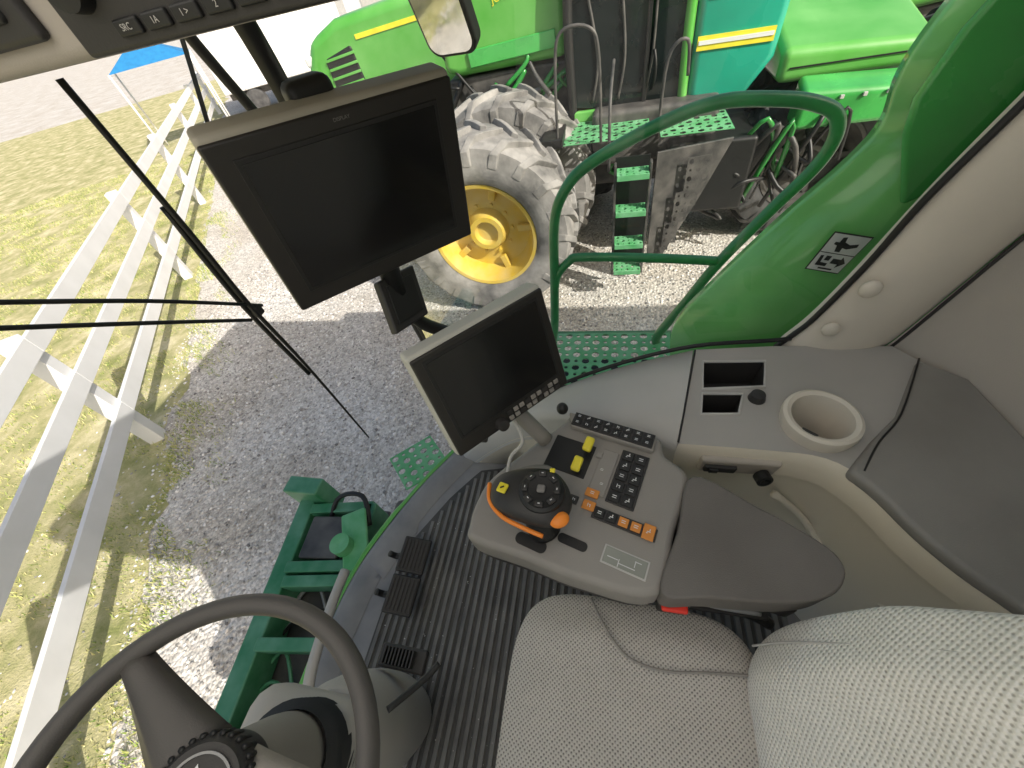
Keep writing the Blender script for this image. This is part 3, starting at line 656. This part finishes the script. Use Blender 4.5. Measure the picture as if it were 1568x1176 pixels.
# ---------------------------------------------------------------- seat
def pillow(nm,c,A_,B_,Nn,a,b,th,dome,m,par,n=4.5,bol=.015,edge_=3.5,taper=0,fold=0):
    A_,B_,Nn=V(A_).normalized(),V(B_).normalized(),V(Nn).normalized()
    vs=[];fs=[];K=96;rad=[0,.15,.3,.42,.54,.64,.73,.81,.87,.92,.96,.985,1.0]
    def pt(r,t):
        ct,s=math.cos(t),math.sin(t)
        k=(abs(ct)**n+abs(s)**n)**(-1/n);x,y=r*k*ct,r*k*s
        h=dome*(1-r**edge_)**.6 if r<1 else 0
        h+=bol*math.exp(-((abs(y)-.72)/.12)**2)*(1-r**6)
        h+=.006*mnoise.noise(V((x*3,y*3,a*10)))*(1-r**6)
        if fold: h+=fold*.5*(mnoise.noise(V((x*9,y*4,2)))*(1-r**4))
        return x*a,y*b*(1-taper*max(0,x+.1)),h
    for r in rad:
        for k in range(K): vs.append(pt(r,2*math.pi*k/K))
    for rr_,d in((1.012,-.02),(1.012,-.05),(1.0,-th*.7),(.95,-th)):
        for k in range(K):
            x,y,h=pt(1,2*math.pi*k/K);vs.append((x*rr_,y*rr_,d))
    R=len(rad)+4
    for i in range(R-1):
        for k in range(K): fs.append((i*K+k,i*K+(k+1)%K,(i+1)*K+(k+1)%K,(i+1)*K+k))
    o=mesh(nm,vs,fs,m,par,True)
    M=Matrix((A_,B_,Nn)).transposed().to_4x4();M.translation=V(c);o.matrix_world=M
    md=o.modifiers.new('s','SUBSURF');md.levels=1;md.render_levels=1
    return o
se=empty('operator_seat')
pillow('cushion',(.065,-.075,1.93),(1,0,0),(0,1,0),(0,0,1),.245,.272,.11,.032,FABC,se,4.5,.015,3.5,0,.008)
sm=[(-.02,.186,1.953),(.0,.15,1.968),(.025,.115,1.974),(.06,.088,1.9755),(.12,.080,1.975),(.2,.09,1.973),(.29,.10,1.962)]
tube('cushion_seam',sm,.0025,CONS,se,8)
le=math.radians(20)
pillow('backrest',(.395,-.105,2.265),(math.sin(le),0,math.cos(le)),(0,1,0),(-math.cos(le),0,math.sin(le)),.37,.285,.13,.038,FABB2,se,4.6,.02,5,.26,.01)
tube('back_seam',[(.27,.140,2.00),(.295,.140,2.08),(.33,.132,2.18),(.365,.122,2.28),(.41,.10,2.4)],.002,GREYL,se,8)
box('seat_base',(.1,-.08,1.77),(.42,.42,.12),BLK,se,.03)
box('seat_pedestal',(.1,-.08,1.58),(.34,.34,.28),BLK2,se,.03)
sb=empty('seat_belt_buckle')
box('buckle_body',(.137,.192,2.005),(.055,.028,.08),BLK,sb,.006);box('red_button',(.134,.178,2.046),(.046,.026,.014),RED,sb,.004)
tube('buckle_strap',[(.15,.215,1.94),(.22,.22,1.93),(.3,.21,1.92),(.34,.2,1.9)],.012,BLK,sb)
box('belt_webbing',(.25,.225,1.925),(.16,.05,.012),BLK2,sb,.003);tube('adjuster_lever',[(.08,.23,1.9),(.2,.235,1.93),(.3,.23,1.95)],.008,STEEL,sb)
box('latch_bracket',(.28,.215,1.97),(.05,.03,.05),BLK,sb,.005);tube('latch_rod',[(.17,.205,1.99),(.23,.20,1.985),(.30,.20,1.98)],.006,GRYST,sb)
# ---------------------------------------------------------------- tractors
def wheel(cx,cy,cz,Rr,w,rr,par,tm=TIRE,side=-1,tag='',rm=None):
    rm=rm or YEL
    T=V((0,side,0));c=V((cx,cy,cz))
    lathe('tyre'+tag,[(-w/2*.78,rr),(-w/2*.95,rr+.06),(-w/2,Rr*.75),(-w/2*.93,Rr*.92),(-w/2*.75,Rr-.045),(0,Rr-.03),(w/2*.75,Rr-.045),(w/2*.93,Rr*.92),(w/2,Rr*.75),(w/2*.95,rr+.06),(w/2*.78,rr)],c,T,tm,par,56)
    vs=[];fs=[];n=20
    for s in(-1,1):
        for i in range(n):
            th0=2*math.pi*(i+(.5 if s>0 else 0))/n;prev=None
            for k in range(5):
                t=k/4;y=s*(t*1.0-.04)*w/2;th=th0+.30*t**1.1;hw=.036+.008*t
                ro=Rr+.012-(.10*max(0,t-.72)*2.2 if t>.72 else 0);ri=Rr-.09-(.12 if k==4 else 0)
                if k==4:ro=Rr*.90;y=s*w/2*1.01
                b=len(vs)
                for (dd,r_) in((-hw,ri),(-hw*.7,ro),(hw*.7,ro),(hw,ri)):
                    a=th+dd/Rr*1.2;vs.append((cx+r_*math.cos(a),cy+y,cz+r_*math.sin(a)))
                if prev is None: fs.append((b,b+1,b+2,b+3))
                else:
                    for q_ in range(3): fs.append((prev+q_,prev+q_+1,b+q_+1,b+q_))
                if k==4: fs.append((b+3,b+2,b+1,b))
                prev=b
    bev(mesh('lugs'+tag,vs,fs,tm,par),.008,2)
    h=w/2
    lathe('rim'+tag,[(h*.80,rr+.015),(h*.86,rr+.012),(h*.84,rr-.02),(h*.6,rr-.04),(h*.3,rr-.06),(h*.1,rr-.09),(h*.05,rr*.62),(h*.12,rr*.55),(h*.12,rr*.42),(h*.35,rr*.36),(h*.5,rr*.33),(h*.5,rr*.24),(h*.3,rr*.2),(h*.3,0)],c,T,rm,par,48)
    for k in range(10):
        a=k*math.pi/5
        lathe('lug_nut%s_%d'%(tag,k),[(0,.018),(.03,.018),(.03,0)],c+T*h*.12+V((math.cos(a)*rr*.49,0,math.sin(a)*rr*.49)),T,rm,par,8)
        if k%2==0: box('rim_clamp%s_%d'%(tag,k),c+T*h*.22+V((math.cos(a)*rr*.75,0,math.sin(a)*rr*.75)),(rr*.28,.05,.07),rm,par,.01,(0,-a,0))
def prismxz(nm,pts,y0,y1,m,par,b=.02): return slab(nm,[(x,y0,z) for x,z in pts],(0,y1-y0,0),m,par,b)
t1=empty('articulated_tractor')
wheel(-1.25,3.8,.93,.93,.62,.53,t1,TIRE,-1,'_a')
wheel(-1.15,4.62,.95,.97,.6,.53,t1,TIRE,-1,'_b')
wheel(2.05,5.1,.80,.80,.62,.45,t1,TIRED,-1,'_c',STEEL)
wheel(2.05,5.9,.80,.80,.6,.45,t1,TIRED,-1,'_d',STEEL)
wheel(-1.15,7.0,.95,.97,.6,.53,t1,TIRED,-1,'_e')
prismxz('hood',[(-1.75,2.05),(-1.72,2.4),(-1.5,2.62),(-.44,2.80),(-.44,2.02),(-1.6,2.0)],4.95,6.2,GREENH,t1,.08)
prismxz('hood_side_recess',[(-1.9,1.55),(-1.75,1.98),(-.46,1.99),(-.46,1.4)],5.02,6.1,STEEL,t1,.03)
box('hood_stripe',(-1.05,4.944,2.63),(1.15,.012,.025),YELB,t1,.0,(0,-.13,0));
text('hood_lettering','JOHN DEERE',(-.90,4.94,2.56),.08,(1,0,.13),(0,0,1),YELB,t1)
box('hood_step_panel',(-1.0,4.93,2.16),(.9,.02,.14),GREENK,t1,.01,(0,-.05,0))
random.seed(8)
for k in range(34):
    x=random.uniform(-2.0,.2);z=random.uniform(.9,1.95)
    tube('engine_line_%d'%k,[(x,5.0-random.random()*.2,z),(x+random.uniform(-.3,.3),4.93,z+random.uniform(-.2,.2)),(x+random.uniform(-.5,.5),5.0,z+random.uniform(-.3,.3))],random.uniform(.012,.03),random.choice([BLK,STEEL,GREEN,GRYST]),t1,8)
box('frame_rail',(-.3,5.4,1.0),(4.2,.9,.5),STEEL,t1,.05)
box('belly',(.4,5.3,1.35),(1.2,1.4,.5),STEEL,t1,.05)
for i,(x,y) in enumerate(((-.40,4.8),(.66,4.8),(-.40,6.3),(.66,6.3))): tube('cab_post_%d'%i,[(x,y,1.5),(x-.02,y,2.3),(x+.03,y+.05,3.1)],.045,GREENH if i%2 else BLK,t1,10)
prismxz('cab_side_glass',[(-.38,1.62),(-.38,3.05),(.64,3.05),(.64,1.6),(.3,1.55)],4.80,4.82,DGLS,t1,0)
box('cab_core',(.13,5.55,2.3),(.98,1.4,1.4),BLK,t1,.03)
box('cab_sill',(.13,4.79,1.54),(1.12,.06,.1),GREENH,t1,.015);box('door_frame',(.30,4.785,2.3),(.035,.03,1.45),BLK,t1,.005)
tube('door_handle',[(.36,4.77,2.0),(.38,4.74,1.9),(.38,4.74,1.78),(.36,4.77,1.7)],.014,BLK,t1)
for k in range(3): tube('glass_detail_%d'%k,[(-.2+.25*k,4.79,1.65),(-.15+.25*k,4.785,2.0),(-.25+.3*k,4.79,2.5)],.012,STEEL,t1,8)
box('cab_roof',(.13,5.5,3.15),(1.35,1.7,.16),GREENH,t1,.05)
prismxz('rear_tank',[(.70,1.5),(.68,2.35),(.8,2.62),(1.25,2.6),(1.42,2.3),(1.40,1.8),(1.2,1.5)],4.75,6.2,TEAL,t1,.08)
box('tank_stripe',(1.03,4.742,1.98),(.62,.012,.10),YELB,t1,0,(0,.02,0));box('tank_stripe_2',(1.03,4.735,1.985),(.60,.012,.03),WHT,t1,0,(0,.02,0))
box('tank_window',(.98,4.742,2.42),(.4,.012,.3),DGLS,t1,.01)
def fender(nm,cx,cz,Rr,y0,y1,m,par,a0=20,a1=150):
    rows=[]
    for k in range(13):
        a=math.radians(a0+(a1-a0)*k/12)
        x,z=cx+Rr*math.cos(a),cz+Rr*math.sin(a)*.9
        rows.append([(x,y0,z-.10),(x,y0,z-.02),(x,y0+.04,z),(x,y1,z)])
    strip(nm,rows,m,par,True,.02)
def wedge(nm,x0,x1,y0,y1,z0,z1,z2,m,b=.07):
    return bev(mesh(nm,[(x0,y0,z0),(x1,y0,z0),(x1,y1,z0),(x0,y1,z0),(x0,y0,z1),(x1,y0,z1-.06),(x1,y1,z2-.06),(x0,y1,z2)],[(0,1,2,3),(4,5,6,7),(0,1,5,4),(1,2,6,5),(2,3,7,6),(3,0,4,7)],m,t1),b,4)
wedge('rear_hood',1.46,2.62,4.75,6.4,1.58,1.84,2.2,GREENH)
wedge('rear_side_box',1.62,2.75,4.45,4.72,1.28,1.58,1.66,GREENK,.05)
box('rear_hood_seam',(2.04,4.746,1.70),(1.0,.01,.012),BLK,t1,0)
for k in range(6): box('rear_box_bolt_%d'%k,(1.75+.17*k,4.44,1.52),(.03,.02,.03),GREYL,t1,.004)
for i,z in enumerate((1.38,1.05,.72,.42)):
    perf('step_%d'%i,(.05,3.62,z),(.27,0,0),(0,.18,0),5,3,GREENS,t1,.38,.02);box('step_lip_%d'%i,(.185,3.61,z-.01),(.27,.012,.05),GREENS,t1,.004)
for x in(.035,.335): box('ladder_rail_%d'%(x*1000),(x,3.72,.9),(.02,.08,1.1),STEEL,t1,.004)
box('ladder_back',(.185,3.86,.9),(.3,.01,1.1),BLK,t1,.002)
perf('cab_landing',(-.5,4.15,1.5),(.85,0,0),(0,.6,0),12,8,GREENS,t1,.4);perf('rear_landing',(.44,4.2,1.46),(.62,0,0),(0,.5,0),8,6,GREENS,t1,.4)
slab('step_guard',[(.40,3.95,1.42),(1.05,4.1,1.42),(.85,4.1,.9),(.52,3.95,.28),(.40,3.95,.28)],(0,.03,0),STEEL,t1,.005)
perf('guard_perforation',(.47,3.925,.45),(.0,0,.9),(.40,.05,0),12,6,STEEL,t1,.33,.004,lambda u,v:.1+u*.5<v<.35+u*.75)
for i,pts in enumerate(([(-.50,4.1,1.5),(-.48,4.1,2.1),(-.42,4.1,2.33),(-.2,4.1,2.33),(-.12,4.1,2.15),(-.1,4.1,1.5)],[(.40,4.1,1.5),(.42,4.1,2.05),(.55,4.1,2.15),(.6,4.2,1.9)],[(-.02,3.7,1.4),(-.02,3.75,1.9),(0,4.1,2.1)])):
    tube('grab_rail_%d'%i,pts,.013,STEEL,t1,10)
box('battery_box',(.95,4.75,.95),(.8,.7,.7),BLK,t1,.04)
box('front_fender_bracket',(-.55,4.3,1.55),(.2,.5,.08),BLK,t1,.01)
for k in range(16):
    x=random.uniform(.6,1.8);tube('hitch_line_%d'%k,[(x,4.6,random.uniform(.5,1.4)),(x+.2,4.4,random.uniform(.5,1.5)),(x+random.uniform(0,.6),4.6,random.uniform(.5,1.4))],random.uniform(.012,.025),random.choice([GREEN,BLK,STEEL,BLK]),t1,8)
def rowtractor(nm,ox,oy,yaw,sc_=1.0,big=GREENH):
    e=empty(nm)
    prismxz('hood',[(-1.5,1.35),(-1.55,1.9),(-1.35,2.2),(-.9,2.36),(1.0,2.5),(1.0,1.5)],-.45,.45,big,e,.12)
    prismxz('grille',[(-1.2,1.5),(-1.2,2.0),(-.75,2.1),(-.7,1.55)],-.47,.47,BLK,e,.04)
    for k in range(5): box('grille_bar_%d'%k,(-.95,-.475,1.6+.1*k),(.45,.02,.03),GREENH,e,.005,(0,-.1,0))
    box('hood_stripe',(.1,-.455,2.2),(1.5,.012,.05),YELB,e,0,(0,-.06,0))
    box('headlight',(-1.42,-.3,2.0),(.2,.25,.12),WHT,e,.03)
    box('frame',(.6,0,1.1),(3.6,.6,.6),STEEL,e,.05)
    wheel(-.6,-.95,.75,.75,.45,.42,e,TIRED,-1,'_fl');wheel(-.6,.95,.75,.75,.45,.42,e,TIRED,1,'_fr')
    wheel(2.1,-1.05,1.0,1.0,.55,.55,e,TIRED,-1,'_rl');wheel(2.1,1.05,1.0,1.0,.55,.55,e,TIRED,1,'_rr')
    prismxz('cab_glass',[(1.05,1.6),(1.1,2.9),(2.4,2.9),(2.5,1.6)],-.75,.75,DGLS,e,.05)
    box('cab_roof',(1.75,0,3.0),(1.6,1.7,.2),GREENH,e,.06)
    for i,(x,y) in enumerate(((1.05,-.77),(2.45,-.77),(1.05,.77),(2.45,.77))): box('cab_post_%d'%i,(x,y,2.2),(.07,.07,1.5),BLK,e,.01)
    fender('fender_l',2.1,1.0,1.15,-1.35,-.7,GREENH,e);fender('fender_r',2.1,1.0,1.15,.7,1.35,GREENH,e)
    e.location=(ox,oy,0);e.rotation_euler=(0,0,yaw);e.scale=(sc_,)*3
    return e
rowtractor('row_crop_tractor',-2.9,7.3,0.05,1.08)
rowtractor('row_crop_tractor',4.6,8.2,.1,1.0)
rowtractor('row_crop_tractor',2.0,12.5,-.15,1.0)
tl=empty('box_trailer')
box('trailer_body',(-12.5,17.5,1.9),(5,2.3,2.2),WHT,tl,.05,(0,0,.6))
box('trailer_chassis',(-12.5,17.5,.7),(4.8,1.6,.25),STEEL,tl,.03,(0,0,.6))
for k,(x,y) in enumerate(((-13.2,15.8),(-12.0,16.6))): lathe('trailer_wheel_%d'%k,[(-.15,.0),(-.15,.36),(-.1,.4),(.1,.4),(.15,.36),(.15,0)],(x,y,.4),(.56,-.83,0),TIRED,tl,24)
for k in range(9):
    a=k/8;box('trailer_rib_%d'%k,(-12.5+math.cos(.6)*(-2.3+4.6*a)+.66,17.5+math.sin(.6)*(-2.3+4.6*a)-.96,1.9),(.05,.03,2.1),WHT,tl,.005,(0,0,.6))
cn=empty('blue_canopy')
mesh('canopy_top',[(-14.5,12.0,2.2),(-12.7,13.4,2.2),(-14.1,15.0,2.2),(-15.9,13.4,2.2),(-14.3,13.4,2.8)],[(0,1,4),(1,2,4),(2,3,4),(3,0,4)],BLUE,cn)
for i,(x,y) in enumerate(((-14.5,12.0),(-12.7,13.4),(-14.1,15.0),(-15.9,13.4))): tube('canopy_leg_%d'%i,[(x,y,0),(x,y,2.2)],.03,WHT,cn,8,False)
wb=empty('white_shed')
box('shed_walls',(-6,40,2.2),(26,8,4.4),WHT,wb,.02)
slab('shed_roof',[(-19.5,35.6,4.4),(7.5,35.6,4.4),(7.5,40,6.2),(-19.5,40,6.2)],(0,0,.08),GRYST,wb,.01)
slab('shed_roof_back',[(-19.5,44.4,4.4),(7.5,44.4,4.4),(7.5,40,6.2),(-19.5,40,6.2)],(0,0,.08),GRYST,wb,.01)
for k in range(5): box('shed_door_%d'%k,(-16+5*k,35.97,1.7),(3.2,.08,3.4),GREYL,wb,.02)
strip('right_window',[[(-.58,.87,1.5),(-.1,.83,1.98),(.45,.89,2.07)],[(-.64,.93,2.3),(0,.93,2.3),(.57,.90,2.28)],[(-.64,.86,3.0),(0,.9,3.0),(.8,.9,3.0)]],GL,hv,True)
# ---------------------------------------------------------------- light
w=bpy.data.worlds.new('World');sc.world=w;w.use_nodes=True;nt=w.node_tree
bg=nt.nodes['Background'];sky=nt.nodes.new('ShaderNodeTexSky');sky.sky_type='NISHITA';sky.sun_disc=False
sky.dust_density=5;sky.air_density=1.2;sky.ozone_density=.5
Ld=V((-1.2,.68,-1.05)).normalized()
S=-Ld;el=math.asin(S.z);az=math.atan2(S.x,S.y)
sky.sun_elevation=el;sky.sun_rotation=az
bg.inputs[1].default_value=.15;nt.links.new(sky.outputs[0],bg.inputs[0])
su=bpy.data.lights.new('sun','SUN');su.energy=5;su.angle=math.radians(.5);su.color=(1,.95,.87)
so=bpy.data.objects.new('sun',su);sc.collection.objects.link(so);so.rotation_euler=Ld.to_track_quat('-Z','Y').to_euler()
# ---------------------------------------------------------------- camera
p=math.radians(48.6);a=math.radians(21)
h=V((-math.sin(a),math.cos(a),0));r=V((math.cos(a),math.sin(a),0));z=V((0,0,1))
d=h*math.cos(p)-z*math.sin(p);u=h*math.sin(p)+z*math.cos(p)
cx=(r*.9675-u*.2527).normalized();cz=-d;cy=cz.cross(cx)
M=Matrix((cx,cy,cz)).transposed().to_4x4();M.translation=V((0,0,2.9))
cam=bpy.data.cameras.new('camera');cam.sensor_width=36;cam.lens=36*589/1568;cam.clip_start=.02;cam.clip_end=1000
co=bpy.data.objects.new('camera',cam);sc.collection.objects.link(co);co.matrix_world=M;sc.camera=co
sc.view_settings.view_transform='Standard';sc.view_settings.look='None';sc.view_settings.exposure=0
